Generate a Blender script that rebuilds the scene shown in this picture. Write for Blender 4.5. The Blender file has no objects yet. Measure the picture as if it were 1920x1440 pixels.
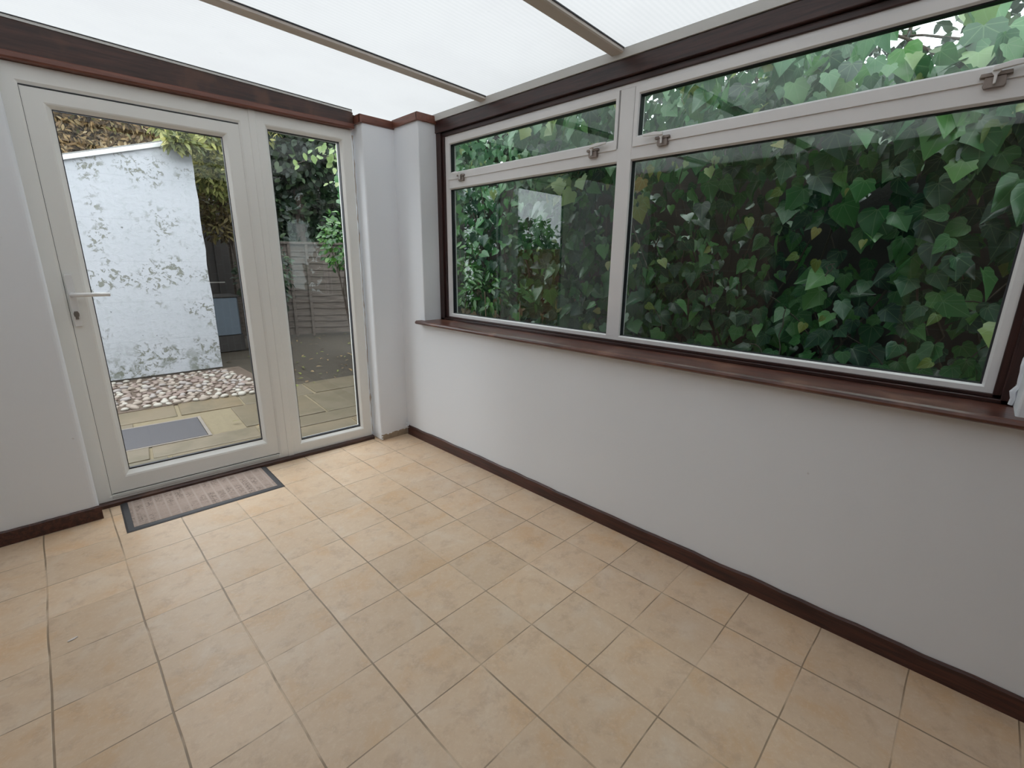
import bpy, bmesh, math, random
import numpy as np
from mathutils import Matrix, Vector

random.seed(7)
rng = np.random.default_rng(11)
scene = bpy.context.scene
col = scene.collection

# ------------------------------------------------------------------ camera
cam_data = bpy.data.cameras.new('camera')
cam = bpy.data.objects.new('camera', cam_data)
col.objects.link(cam)
cam_data.sensor_width = 36.0
cam_data.lens = 36.0 * 870.87 / 1920.0
cam_data.clip_start = 0.02
yaw, pitch, roll = 0.7883, -0.2571, 0.0114
fw = Vector((math.sin(yaw) * math.cos(pitch), math.cos(yaw) * math.cos(pitch), math.sin(pitch)))
rt = Vector((math.cos(yaw), -math.sin(yaw), 0))
up = rt.cross(fw)
r2 = rt * math.cos(roll) + up * math.sin(roll)
u2 = up * math.cos(roll) - rt * math.sin(roll)
mw = Matrix((r2, u2, -fw)).transposed().to_4x4()
mw.translation = (0, 0, 1.3085)
cam.matrix_world = mw
scene.camera = cam

# ------------------------------------------------------------------ world, exposure
world = bpy.data.worlds.new('overcast sky')
scene.world = world
world.use_nodes = True
wn, wl = world.node_tree.nodes, world.node_tree.links
wn.clear()
wo = wn.new('ShaderNodeOutputWorld')
bg = wn.new('ShaderNodeBackground')
tc = wn.new('ShaderNodeTexCoord')
sx = wn.new('ShaderNodeSeparateXYZ')
rp = wn.new('ShaderNodeValToRGB')
rp.color_ramp.elements[0].position = 0.0
rp.color_ramp.elements[0].color = (0.62, 0.66, 0.70, 1)
rp.color_ramp.elements[1].position = 0.9
rp.color_ramp.elements[1].color = (1.0, 1.03, 1.06, 1)
wl.new(tc.outputs['Generated'], sx.inputs[0])
wl.new(sx.outputs['Z'], rp.inputs[0])
wl.new(rp.outputs[0], bg.inputs['Color'])
bg.inputs['Strength'].default_value = 4.4
wl.new(bg.outputs[0], wo.inputs[0])

vs = scene.view_settings
vs.view_transform = 'Standard'
vs.look = 'None'
vs.exposure = 0.16
vs.gamma = 1.0
vs.use_curve_mapping = False
scene.display_settings.display_device = 'sRGB'

# ------------------------------------------------------------------ helpers
def tag(o, label=None, cat=None, group=None, kind=None):
    if label: o['label'] = label
    if cat: o['category'] = cat
    if group: o['group'] = group
    if kind: o['kind'] = kind
    return o

def empty(name, loc=(0, 0, 0), rz=0.0, parent=None):
    o = bpy.data.objects.new(name, None)
    o.empty_display_size = 0.05
    col.objects.link(o)
    if parent: o.parent = parent
    o.location = loc
    o.rotation_euler = (0, 0, rz)
    return o

def link_bm(name, bm, mat, parent=None, bevel=0.0, seg=2, smooth=False, recalc=True):
    if recalc: bmesh.ops.recalc_face_normals(bm, faces=bm.faces)
    me = bpy.data.meshes.new(name)
    bm.to_mesh(me); bm.free()
    o = bpy.data.objects.new(name, me)
    if mat: me.materials.append(mat)
    col.objects.link(o)
    if parent: o.parent = parent
    if smooth: me.shade_smooth()
    if bevel > 0:
        b = o.modifiers.new('bevel', 'BEVEL')
        b.width = bevel; b.segments = seg; b.limit_method = 'ANGLE'; b.angle_limit = math.radians(40)
    return o

def struct(o):
    o['kind'] = 'structure'
    return o

def add_box(bm, x0, x1, y0, y1, z0, z1):
    v = [bm.verts.new(p) for p in ((x0, y0, z0), (x1, y0, z0), (x1, y1, z0), (x0, y1, z0),
                                   (x0, y0, z1), (x1, y0, z1), (x1, y1, z1), (x0, y1, z1))]
    for f in ((0, 3, 2, 1), (4, 5, 6, 7), (0, 1, 5, 4), (1, 2, 6, 5), (2, 3, 7, 6), (3, 0, 4, 7)):
        bm.faces.new([v[i] for i in f])
    return v

def box(name, b, mat, parent=None, bevel=0.0, seg=2):
    bm = bmesh.new(); add_box(bm, *b)
    return link_bm(name, bm, mat, parent, bevel, seg)

def add_prism(bm, poly, axis, a0, a1):
    """poly of 2-D points in the two other axes, extruded along axis from a0 to a1"""
    def P(p, a):
        if axis == 'x': return (a, p[0], p[1])
        if axis == 'y': return (p[0], a, p[1])
        return (p[0], p[1], a)
    A = [bm.verts.new(P(p, a0)) for p in poly]
    B = [bm.verts.new(P(p, a1)) for p in poly]
    n = len(poly)
    bm.faces.new(A); bm.faces.new(list(reversed(B)))
    for i in range(n): bm.faces.new((A[i], A[(i + 1) % n], B[(i + 1) % n], B[i]))

def prism(name, poly, axis, a0, a1, mat, parent=None, bevel=0.0, seg=2):
    bm = bmesh.new(); add_prism(bm, poly, axis, a0, a1)
    return link_bm(name, bm, mat, parent, bevel, seg)

def add_ring(bm, axis, rect, widths, prof):
    """mitred rectangular frame. rect=(a0,a1,z0,z1); widths=(left,right,bottom,top);
    prof=[(inset fraction, depth)] closed polygon, depth along axis"""
    a0, a1, z0, z1 = rect
    L, Rr, B, T = widths
    rings = []
    for k in range(4):
        ring = []
        for t, d in prof:
            a = a0 + t * L if k in (0, 3) else a1 - t * Rr
            z = z0 + t * B if k in (0, 1) else z1 - t * T
            ring.append(bm.verts.new((a, d, z) if axis == 'y' else (d, a, z)))
        rings.append(ring)
    n = len(prof)
    for k in range(4):
        A, Bk = rings[k], rings[(k + 1) % 4]
        for i in range(n):
            bm.faces.new((A[i], A[(i + 1) % n], Bk[(i + 1) % n], Bk[i]))

def ring(name, axis, rect, widths, prof, mat, parent=None, bevel=0.0):
    bm = bmesh.new(); add_ring(bm, axis, rect, widths, prof)
    return link_bm(name, bm, mat, parent, bevel, 2)

def add_tube(bm, pts, radii, n=6):
    pts = [Vector(p) for p in pts]
    rings = []
    for i, p in enumerate(pts):
        t = (pts[min(i + 1, len(pts) - 1)] - pts[max(i - 1, 0)]).normalized()
        s = t.cross(Vector((0.13, 0.2, 1))).normalized() if abs(t.z) < .95 else t.cross(Vector((1, 0, 0))).normalized()
        q = t.cross(s)
        r = radii[i] if isinstance(radii, (list, tuple)) else radii
        rings.append([bm.verts.new(p + (s * math.cos(2 * math.pi * k / n) + q * math.sin(2 * math.pi * k / n)) * r) for k in range(n)])
    for A, B in zip(rings, rings[1:]):
        for k in range(n): bm.faces.new((A[k], A[(k + 1) % n], B[(k + 1) % n], B[k]))
    bm.faces.new(rings[0]); bm.faces.new(rings[-1])

# ------------------------------------------------------------------ material helpers
class N:
    def __init__(s, name):
        s.m = bpy.data.materials.new(name); s.m.use_nodes = True
        s.t = s.m.node_tree; s.t.nodes.clear()
        s.out = s.t.nodes.new('ShaderNodeOutputMaterial')
    def new(s, kind, **kw):
        n = s.t.nodes.new('ShaderNode' + kind)
        for k, v in kw.items(): setattr(n, k, v)
        return n
    def put(s, sock, v):
        if isinstance(v, bpy.types.NodeSocket): s.t.links.new(v, sock)
        else: sock.default_value = v
    def math(s, op, a, b=0.0, c=None, clamp=False):
        n = s.new('Math', operation=op); n.use_clamp = clamp
        s.put(n.inputs[0], a); s.put(n.inputs[1], b)
        if c is not None: s.put(n.inputs[2], c)
        return n.outputs[0]
    def mix(s, f, a, b, blend='MIX'):
        n = s.new('Mix', data_type='RGBA', blend_type=blend)
        s.put(n.inputs[0], f); s.put(n.inputs[6], a); s.put(n.inputs[7], b)
        return n.outputs[2]
    def coord(s, which='Object', scale=(1, 1, 1), rot=(0, 0, 0)):
        c = s.new('TexCoord'); mp = s.new('Mapping')
        mp.inputs['Scale'].default_value = scale; mp.inputs['Rotation'].default_value = rot
        s.t.links.new(c.outputs[which], mp.inputs[0])
        return mp.outputs[0]
    def noise(s, vec, scale=5, detail=4, rough=.55, dist=0):
        n = s.new('TexNoise')
        if vec: s.t.links.new(vec, n.inputs['Vector'])
        n.inputs['Scale'].default_value = scale; n.inputs['Detail'].default_value = detail
        n.inputs['Roughness'].default_value = rough; n.inputs['Distortion'].default_value = dist
        return n.outputs['Fac']
    def ramp(s, f, stops, interp='LINEAR'):
        n = s.new('ValToRGB'); cr = n.color_ramp; cr.interpolation = interp
        cr.elements[0].position, cr.elements[0].color = stops[0][0], C4(stops[0][1])
        cr.elements[1].position, cr.elements[1].color = stops[-1][0], C4(stops[-1][1])
        for p, c in stops[1:-1]:
            e = cr.elements.new(p); e.color = C4(c)
        s.put(n.inputs[0], f)
        return n.outputs[0]
    def sstep(s, v, lo, hi, a=0.0, b=1.0):
        n = s.new('MapRange', interpolation_type='SMOOTHSTEP')
        s.put(n.inputs[0], v)
        n.inputs[1].default_value = lo; n.inputs[2].default_value = hi
        n.inputs[3].default_value = a; n.inputs[4].default_value = b
        return n.outputs[0]
    def bump(s, h, strength=.2, dist=.01, normal=None):
        n = s.new('Bump'); n.inputs['Strength'].default_value = strength; n.inputs['Distance'].default_value = dist
        s.put(n.inputs['Height'], h)
        if normal: s.t.links.new(normal, n.inputs['Normal'])
        return n.outputs[0]
    def bsdf(s, color, rough=.5, normal=None, metal=0.0, spec=.5):
        n = s.new('BsdfPrincipled')
        s.put(n.inputs['Base Color'], color if isinstance(color, bpy.types.NodeSocket) else C4(color))
        s.put(n.inputs['Roughness'], rough); s.put(n.inputs['Metallic'], metal)
        s.put(n.inputs['Specular IOR Level'], spec)
        if normal: s.t.links.new(normal, n.inputs['Normal'])
        return n.outputs[0]
    def done(s, shader):
        s.t.links.new(shader, s.out.inputs[0]); return s.m

def C4(c):
    if isinstance(c, (int, float)): return (c, c, c, 1)
    return tuple(c) + (1,) if len(c) == 3 else tuple(c)

def m_plain(name, color, rough=.5, var=.06, scale=14, metal=0.0, bump=0.0, bscale=80, spec=.5):
    s = N(name); v = s.coord()
    f = s.noise(v, scale, 4)
    c = s.mix(f, C4([x * (1 - var) for x in color]), C4([min(1, x * (1 + var)) for x in color]))
    nm = s.bump(s.noise(v, bscale, 3), bump, .004) if bump else None
    return s.done(s.bsdf(c, rough, nm, metal, spec))

def m_wall():
    s = N('wall paint'); v = s.coord()
    big = s.noise(v, 1.6, 3); fine = s.noise(v, 60, 4); mid = s.noise(v, 9, 4)
    c = s.mix(big, C4((.82, .85, .89)), C4((.85, .875, .91)))
    spots = s.sstep(s.noise(v, 23, 1), .80, .83)
    c = s.mix(s.math('MULTIPLY', spots, .35), c, C4((.35, .31, .27)))
    nm = s.bump(s.math('ADD', s.math('MULTIPLY', fine, .25), mid), .18, .004)
    return s.done(s.bsdf(c, .62, nm, spec=.3))

def m_wood(name, c0, c1, axis='y', rough=.38, fade=None):
    s = N(name)
    sc = {'y': (14, .9, 14), 'x': (.9, 14, 14), 'z': (14, 14, .9)}[axis]
    v = s.coord(scale=sc)
    g = s.noise(v, 5, 6, .6, .6); w = s.noise(s.coord(), 6, 3)
    c = s.mix(s.sstep(g, .3, .72), C4(c0), C4(c1))
    if fade: c = s.mix(s.sstep(w, .5, .72), c, C4(fade))
    specks = s.sstep(s.noise(s.coord(), 90, 1), .845, .86)
    c = s.mix(specks, c, C4((.55, .5, .46)))
    nm = s.bump(g, .25, .002)
    return s.done(s.bsdf(c, rough, nm))

def m_floor():
    s = N('ceramic floor tiles')
    tcn = s.new('TexCoord'); sep = s.new('SeparateXYZ')
    s.t.links.new(tcn.outputs['Object'], sep.inputs[0])
    obj = tcn.outputs['Object']
    p = .255
    wob = s.math('MULTIPLY', s.math('SUBTRACT', s.noise(obj, 3.2, 1), .5), .035)
    tx = s.math('ADD', s.math('DIVIDE', s.math('SUBTRACT', sep.outputs[0], .0678), p), wob)
    ty = s.math('SUBTRACT', s.math('DIVIDE', s.math('SUBTRACT', sep.outputs[1], .1965), p), wob)
    cx, cy = s.math('FLOOR', tx), s.math('FLOOR', ty)
    fx, fy = s.math('FRACT', tx), s.math('FRACT', ty)
    ex = s.math('MINIMUM', fx, s.math('SUBTRACT', 1.0, fx))
    ey = s.math('MINIMUM', fy, s.math('SUBTRACT', 1.0, fy))
    cell = s.new('CombineXYZ'); s.put(cell.inputs[0], cx); s.put(cell.inputs[1], cy)
    wnz = s.new('TexWhiteNoise', noise_dimensions='2D'); s.t.links.new(cell.outputs[0], wnz.inputs[0])
    rnd = wnz.outputs['Value']
    # every tile shows another piece of the mottling
    off = s.new('VectorMath', operation='SCALE'); s.t.links.new(wnz.outputs['Color'], off.inputs[0]); off.inputs['Scale'].default_value = 7.0
    add = s.new('VectorMath', operation='ADD'); s.t.links.new(obj, add.inputs[0]); s.t.links.new(off.outputs[0], add.inputs[1])
    tv = add.outputs[0]
    n1 = s.noise(tv, 5.5, 5, .6, .5); n2 = s.noise(tv, 24, 5, .7); n3 = s.noise(tv, 210, 3, .7)
    base = s.mix(n2, C4((.59, .425, .280)), C4((.71, .545, .380)))
    base = s.mix(s.math('MULTIPLY', s.sstep(n1, .50, .70), .6), base, C4((.62, .39, .20)))
    base = s.mix(s.math('MULTIPLY', s.sstep(n1, .48, .3), .5), base, C4((.70, .59, .47)))
    base = s.mix(s.math('MULTIPLY', n3, .22), base, C4((.48, .34, .24)))
    n4 = s.noise(tv, 13, 6, .68, .2)
    base = s.mix(s.math('MULTIPLY', s.sstep(n4, .50, .68), .42), base, C4((.44, .30, .20)))
    base = s.mix(s.math('MULTIPLY', s.sstep(s.noise(tv, 70, 4, .7), .5, .66), .22), base, C4((.74, .62, .48)))
    tint = s.math('MULTIPLY_ADD', rnd, .12, 1.0)
    tn = s.new('VectorMath', operation='SCALE'); s.t.links.new(base, tn.inputs[0]); s.t.links.new(tint, tn.inputs['Scale'])
    base = tn.outputs[0]
    # joints: one width along, another across, some dirty and some filled pale
    jn = s.noise(obj, 2.3, 3, .6)
    jn2 = s.noise(obj, 9, 2, .6)
    jx = s.sstep(ex, .0075, .0145, 1, 0)
    jy = s.sstep(ey, .0045, .0105, 1, 0)
    kx = s.sstep(s.math('ADD', s.math('MULTIPLY', jn, .75), s.math('MULTIPLY', jn2, .25)), .41, .53)
    ky = s.sstep(s.math('ADD', s.math('MULTIPLY', s.noise(s.coord(scale=(1, 1.7, 1)), 3.1, 3), .75), s.math('MULTIPLY', jn2, .25)), .42, .53)
    jcol = s.mix(jn2, C4((.17, .115, .07)), C4((.36, .26, .17)))
    jf = s.math('MAXIMUM', s.math('MULTIPLY', jx, s.math('MULTIPLY_ADD', kx, .8, .18)), s.math('MULTIPLY', jy, s.math('MULTIPLY_ADD', ky, .8, .15)))
    c = s.mix(jf, base, jcol)
    crumbs = s.sstep(s.noise(obj, 38, 1), .875, .885)
    c = s.mix(crumbs, c, C4((.8, .78, .74)))
    h = s.math('SUBTRACT', s.math('MULTIPLY', n3, .12), s.math('MAXIMUM', jx, jy))
    nm = s.bump(h, .35, .002)
    rough = s.math('MULTIPLY_ADD', n2, .14, .33)
    return s.done(s.bsdf(c, rough, nm, spec=.55))

def m_glass(name, tint=(.90, .94, .92), k=1.0, film=.0):
    s = N(name)
    g = s.new('NewGeometry')
    dp = s.new('VectorMath', operation='DOT_PRODUCT')
    s.t.links.new(g.outputs['Incoming'], dp.inputs[0]); s.t.links.new(g.outputs['Normal'], dp.inputs[1])
    c = s.math('ABSOLUTE', dp.outputs['Value'])
    f = s.math('POWER', s.math('SUBTRACT', 1.0, c), 5.0)
    f = s.math('MULTIPLY', s.math('MULTIPLY_ADD', f, .96, .045), k, clamp=True)
    t = s.new('BsdfTransparent'); t.inputs[0].default_value = C4(tint)
    gl = s.new('BsdfGlossy'); gl.inputs['Roughness'].default_value = .0; gl.inputs[0].default_value = (1, 1, 1, 1)
    mx = s.new('MixShader'); s.put(mx.inputs[0], f)
    s.t.links.new(t.outputs[0], mx.inputs[1]); s.t.links.new(gl.outputs[0], mx.inputs[2])
    sh = mx.outputs[0]
    if film:
        d = s.new('BsdfDiffuse'); d.inputs[0].default_value = (.8, .82, .8, 1)
        m2 = s.new('MixShader'); s.put(m2.inputs[0], s.math('MULTIPLY', s.noise(s.coord(), 2.5, 4), film))
        s.t.links.new(sh, m2.inputs[1]); s.t.links.new(d.outputs[0], m2.inputs[2]); sh = m2.outputs[0]
    return s.done(sh)

def m_poly():
    """opal twin-wall polycarbonate: soft flutes along x, slight dirt"""
    s = N('opal polycarbonate sheet'); v = s.coord()
    wv = s.new('TexWave', wave_type='BANDS', bands_direction='Y'); s.t.links.new(v, wv.inputs[0])
    wv.inputs['Scale'].default_value = 14.5; wv.inputs['Distortion'].default_value = .0
    dirt = s.noise(s.coord(scale=(1, 1, 1)), 3.3, 5, .6)
    st = s.sstep(s.noise(v, 19, 3), .70, .78)
    c = s.mix(s.math('MULTIPLY', wv.outputs['Fac'], .5), C4((.248, .251, .248)), C4((.226, .229, .230)))
    c = s.mix(s.math('MULTIPLY', s.sstep(dirt, .35, .75), .25), c, C4((.205, .205, .208)))
    c = s.mix(s.math('MULTIPLY', st, .3), c, C4((.17, .175, .175)))
    tr = s.new('BsdfTranslucent'); s.put(tr.inputs[0], c)
    df = s.new('BsdfDiffuse'); s.put(df.inputs[0], c)
    mx = s.new('MixShader'); mx.inputs[0].default_value = .14
    s.t.links.new(tr.outputs[0], mx.inputs[1]); s.t.links.new(df.outputs[0], mx.inputs[2])
    return s.done(mx.outputs[0])

def m_skin():
    s = N('clear outer skin')
    t = s.new('BsdfTransparent'); t.inputs[0].default_value = (.97, .97, .97, 1)
    return s.done(t.outputs[0])

def m_leaf(name, stops, rough=.38, trans=.3, vein=.5, spec=.5, k=.62):
    s = N(name)
    g = s.new('NewGeometry')
    c = s.ramp(g.outputs['Random Per Island'], [(p_, tuple(q_ * k for q_ in c_)) for p_, c_ in stops])
    uv = s.new('UVMap'); sp = s.new('SeparateXYZ'); s.t.links.new(uv.outputs[0], sp.inputs[0])
    if vein:
        u = s.math('ABSOLUTE', s.math('SUBTRACT', sp.outputs[0], .5)); w = sp.outputs[1]
        ang = s.math('ARCTAN2', u, s.math('ADD', w, .02))
        rad = s.math('SQRT', s.math('ADD', s.math('MULTIPLY', u, u), s.math('MULTIPLY', w, w)))
        def line(a):
            d = s.math('MULTIPLY', s.math('ABSOLUTE', s.math('SUBTRACT', ang, a)), rad)
            return s.sstep(d, .006, .018, 1, 0)
        f = s.math('MAXIMUM', line(0.0), s.math('MAXIMUM', line(.72), line(1.35)))
        c = s.mix(s.math('MULTIPLY', f, vein), c, C4((.30, .42, .22)))
    mot = s.noise(s.coord(), 45, 3)
    c = s.mix(s.math('MULTIPLY', mot, .35), c, s.mix(.5, c, C4((.02, .05, .03))))
    p = s.bsdf(c, rough, s.bump(mot, .25, .004), spec=spec)
    tr = s.new('BsdfTranslucent'); s.t.links.new(c, tr.inputs[0])
    mx = s.new('MixShader'); mx.inputs[0].default_value = trans
    s.t.links.new(p, mx.inputs[1]); s.t.links.new(tr.outputs[0], mx.inputs[2])
    return s.done(mx.outputs[0])

def m_shedwall():
    s = N('weathered white render'); v = s.coord()
    n1 = s.noise(v, 2.1, 4); n2 = s.noise(v, 17, 6, .72, .5); n3 = s.noise(v, 48, 4, .6)
    sep = s.new('SeparateXYZ'); s.t.links.new(v, sep.inputs[0])
    c = s.mix(n1, C4((.36, .385, .41)), C4((.455, .47, .50)))
    c = s.mix(s.math('MULTIPLY', s.sstep(n2, .48, .7), .4), c, C4((.27, .31, .29)))
    # flaked patches gather in blotches
    patch = s.sstep(s.noise(v, 2.3, 2), .47, .60)
    fl = s.math('MULTIPLY', patch, s.sstep(n2, .525, .56))
    c = s.mix(fl, c, s.mix(n3, C4((.14, .15, .13)), C4((.24, .245, .215))))
    few = s.math('MULTIPLY', s.sstep(s.noise(v, 11, 3), .70, .72), .8)
    c = s.mix(few, c, C4((.11, .12, .11)))
    low = s.sstep(sep.outputs[2], .0, .55, 1, 0)
    gr = s.math('MULTIPLY', low, s.sstep(s.noise(v, 7, 6, .7), .46, .62))
    c = s.mix(s.math('MULTIPLY', gr, .75), c, C4((.12, .135, .10)))
    # block courses ghosting through the paint
    crs = s.math('FRACT', s.math('DIVIDE', sep.outputs[2], .44))
    ln = s.sstep(crs, .0, .03, 1, 0)
    c = s.mix(s.math('MULTIPLY', ln, .22), c, C4((.24, .26, .26)))
    nm = s.bump(s.math('SUBTRACT', n2, s.math('MULTIPLY', fl, .8)), .5, .01)
    return s.done(s.bsdf(c, .8, nm, spec=.2))

def m_stone():
    s = N('weathered yellow paving'); v = s.coord()
    g = s.new('NewGeometry')
    n1 = s.noise(v, 3.0, 5, .6, .4); n2 = s.noise(v, 30, 5, .7)
    a = s.ramp(g.outputs['Random Per Island'], [(0, (.130, .098, .056)), (.35, (.090, .080, .056)), (.6, (.135, .098, .052)), (.8, (.078, .076, .066)), (1, (.150, .115, .068))])
    c = s.mix(s.sstep(n1, .4, .66), a, C4((.075, .062, .034)))
    c = s.mix(s.math('MULTIPLY', n2, .35), c, C4((.19, .16, .11)))
    return s.done(s.bsdf(c, s.math('MULTIPLY_ADD', n1, .3, .3), s.bump(n2, .3, .006), spec=.5))

# ------------------------------------------------------------------ materials
M = {}
M['wall'] = m_wall()
M['floor'] = m_floor()
def m_brick():
    s = N('brown house brick'); b = s.new('TexBrick')
    v = s.coord(rot=(math.radians(90), 0, math.radians(90))); s.t.links.new(v, b.inputs['Vector'])
    b.inputs['Color1'].default_value = (.20, .13, .09, 1); b.inputs['Color2'].default_value = (.27, .18, .13, 1)
    b.inputs['Mortar'].default_value = (.36, .33, .29, 1); b.inputs['Scale'].default_value = 1.0
    b.inputs['Brick Width'].default_value = .225; b.inputs['Row Height'].default_value = .075; b.inputs['Mortar Size'].default_value = .006
    return s.done(s.bsdf(b.outputs['Color'], .85))
M['brick'] = m_brick()
M['mahogany'] = m_wood('dark stained timber along y', (.022, .010, .009), (.060, .024, .020), 'y', .33)
M['mahogany_x'] = m_wood('dark stained timber along x', (.030, .014, .011), (.075, .032, .024), 'x', .42, (.10, .045, .028))
M['mahogany_z'] = m_wood('dark stained timber upright', (.022, .010, .009), (.055, .022, .019), 'z', .33)
M['sill'] = m_wood('worn mahogany window board', (.050, .018, .014), (.15, .056, .038), 'y', .30, (.20, .095, .065))
M['redwood'] = m_wood('reddish timber bead', (.12, .042, .028), (.20, .075, .05), 'x', .40)
M['redwood_y'] = m_wood('reddish timber bead along y', (.13, .045, .028), (.22, .08, .05), 'y', .40)
M['skirt'] = m_wood('brown painted skirting', (.034, .013, .011), (.10, .036, .026), 'y', .42)
M['upvc'] = m_plain('white door plastic', (.83, .83, .80), .32, .03, 3)
M['alu'] = m_plain('off-white painted aluminium', (.77, .76, .755), .36, .04, 4)
M['gasket'] = m_plain('black rubber gasket', (.012, .013, .018), .4)
M['sealant'] = m_plain('old cream filler', (.45, .38, .32), .8, .25, 40, bump=.4)
M['glass'] = m_glass('window glass', (.89, .94, .915), 1.0, .006)
M['glass_door'] = m_glass('door glass', (.96, .97, .97), .55, 0)
M['poly'] = m_poly()
M['skin'] = m_skin()
M['bar'] = m_plain('taupe painted glazing bar', (.62, .565, .52), .5, .08, 12)
M['strip'] = m_plain('grey-white eaves strip', (.62, .62, .60), .45, .05, 8)
M['steel'] = m_plain('dull steel', (.33, .31, .29), .38, .1, 60, metal=.8)
M['bronze'] = m_plain('worn brown metal latch', (.27, .225, .20), .42, .2, 60, metal=.3)
M['whitemetal'] = m_plain('white painted metal', (.78, .77, .76), .3, .02)
M['rubber'] = m_plain('charcoal rubber', (.045, .045, .05), .6, .15, 40, bump=.2)
M['plasteredge'] = m_plain('rough plaster edge', (.36, .28, .20), .9, .4, 40, bump=.8, bscale=30)
M['gutter'] = m_plain('dark gutter plastic', (.10, .08, .07), .4)
M['shed'] = m_shedwall()
M['verge'] = m_plain('white verge board', (.60, .62, .63), .5, .05)
M['felt'] = m_plain('grey roofing felt', (.18, .18, .17), .9, .2)
M['stone'] = m_stone()
M['mortar'] = m_plain('pale sandy mortar', (.155, .128, .078), .95, .25, 30, bump=.5)
M['soil'] = m_plain('dark damp ground', (.032, .025, .015), .75, .5, 9, bump=.7, bscale=30)
M['slate'] = m_plain('grey metal cover', (.045, .044, .050), .55, .12, 20, bump=.3)
M['darkboard'] = m_plain('dark weathered boards', (.030, .028, .026), .8, .4, 7, bump=.5)
M['fence'] = m_wood('grey brown waney boards', (.055, .046, .038), (.115, .096, .08), 'x', .85)
M['fence_b'] = m_wood('orange brown fence boards', (.14, .06, .02), (.30, .14, .05), 'z', .8)
M['panel'] = m_plain('blue grey panel', (.085, .11, .135), .6, .06, 6)
M['bark'] = m_plain('grey brown bark', (.065, .05, .04), .9, .3, 30, bump=.7)
M['dark_room'] = m_plain('dim room paint', (.10, .095, .09), .8)

# doormat weave with rows of small blocks
def m_mat():
    s = N('printed mat pile'); tcn = s.new('TexCoord'); sep = s.new('SeparateXYZ'); s.t.links.new(tcn.outputs['Object'], sep.inputs[0])
    obj = tcn.outputs['Object']
    cw = .0455
    fx = s.math('FRACT', s.math('DIVIDE', sep.outputs[0], cw)); fy = s.math('FRACT', s.math('DIVIDE', sep.outputs[1], cw))
    ex = s.math('MINIMUM', fx, s.math('SUBTRACT', 1.0, fx)); ey = s.math('MINIMUM', fy, s.math('SUBTRACT', 1.0, fy))
    gridl = s.math('MAXIMUM', s.sstep(ex, .06, .10, 1, 0), s.math('MULTIPLY', s.sstep(ey, .06, .10, 1, 0), .5))
    gx = s.math('FRACT', s.math('DIVIDE', sep.outputs[0], cw / 2)); gy = s.math('FRACT', s.math('DIVIDE', sep.outputs[1], cw / 3))
    blk = s.math('MULTIPLY', s.sstep(s.noise(obj, 80, 1), .44, .5), s.math('MULTIPLY', s.math('MAXIMUM', s.sstep(gy, .45, .5), s.sstep(gx, .8, .85)), s.sstep(ex, .12, .15)))
    wear = s.sstep(s.noise(obj, 7, 3), .40, .62)
    c = s.mix(s.noise(obj, 300, 2), C4((.29, .225, .19)), C4((.45, .36, .31)))
    c = s.mix(s.math('MULTIPLY', s.math('MULTIPLY', blk, wear), .75), c, C4((.13, .105, .095)))
    c = s.mix(s.math('MULTIPLY', gridl, .28), c, C4((.50, .43, .39)))
    return s.done(s.bsdf(c, .95, s.bump(s.noise(obj, 260, 2), .6, .004), spec=.1))
M['matpile'] = m_mat()

# ================================================================== THE ROOM
HOUSE_X = -1.30
BACK_Y = -.62
ZC = lambda x: 2.216 + .040 * (1.99 - x)          # underside of the roof

# floor
struct(box('floor', (HOUSE_X - .1, 1.93, BACK_Y - .1, 3.20, -.05, 0.0), M['floor']))

# wall_right: below the window, pier beside it, and the far return past the window
bm = bmesh.new()
add_prism(bm, [(BACK_Y - .1, 0), (3.30, 0), (3.30, 2.204), (2.71, 2.204), (2.71, .885), (-.125, .885), (-.125, 2.204), (BACK_Y - .1, 2.204)], 'x', 1.86, 2.10)
w = struct(link_bm('wall_right', bm, M['wall'], bevel=.006))
# pier between the door frame and the wall: two rounded corners
struct(box('wall_pier', (1.628, 1.90, 2.992, 3.30, 0, 2.16), M['wall'], bevel=.012, seg=3))
# wall_back: the piece left of the door
struct(box('wall_back', (HOUSE_X - .1, .030, 3.018, 3.26, 0, 2.115), M['wall'], bevel=.022, seg=4))
# house wall on the left with a dark doorway
bm = bmesh.new()
add_box(bm, HOUSE_X - .25, HOUSE_X, BACK_Y, .50, 0, 2.6)
add_box(bm, HOUSE_X - .25, HOUSE_X, 1.62, 3.3, 0, 2.6)
add_box(bm, HOUSE_X - .25, HOUSE_X, .50, 1.62, 2.05, 2.6)
struct(link_bm('wall_left', bm, M['brick']))
bm = bmesh.new()
add_box(bm, HOUSE_X - 2.6, HOUSE_X - 2.5, -.3, 2.4, 0, 2.6)
add_box(bm, HOUSE_X - 2.5, HOUSE_X - .25, -.4, -.3, 0, 2.6)
add_box(bm, HOUSE_X - 2.5, HOUSE_X - .25, 2.4, 2.5, 0, 2.6)
add_box(bm, HOUSE_X - 2.5, HOUSE_X - .0, -.3, 2.4, 2.6, 2.7)
add_box(bm, HOUSE_X - 2.5, HOUSE_X - .0, -.3, 2.4, -.06, 0)
struct(link_bm('wall_inner', bm, M['dark_room']))
struct(box('wall_front', (HOUSE_X - .2, 2.1, BACK_Y - .15, BACK_Y, 0, 2.6), M['brick']))

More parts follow.
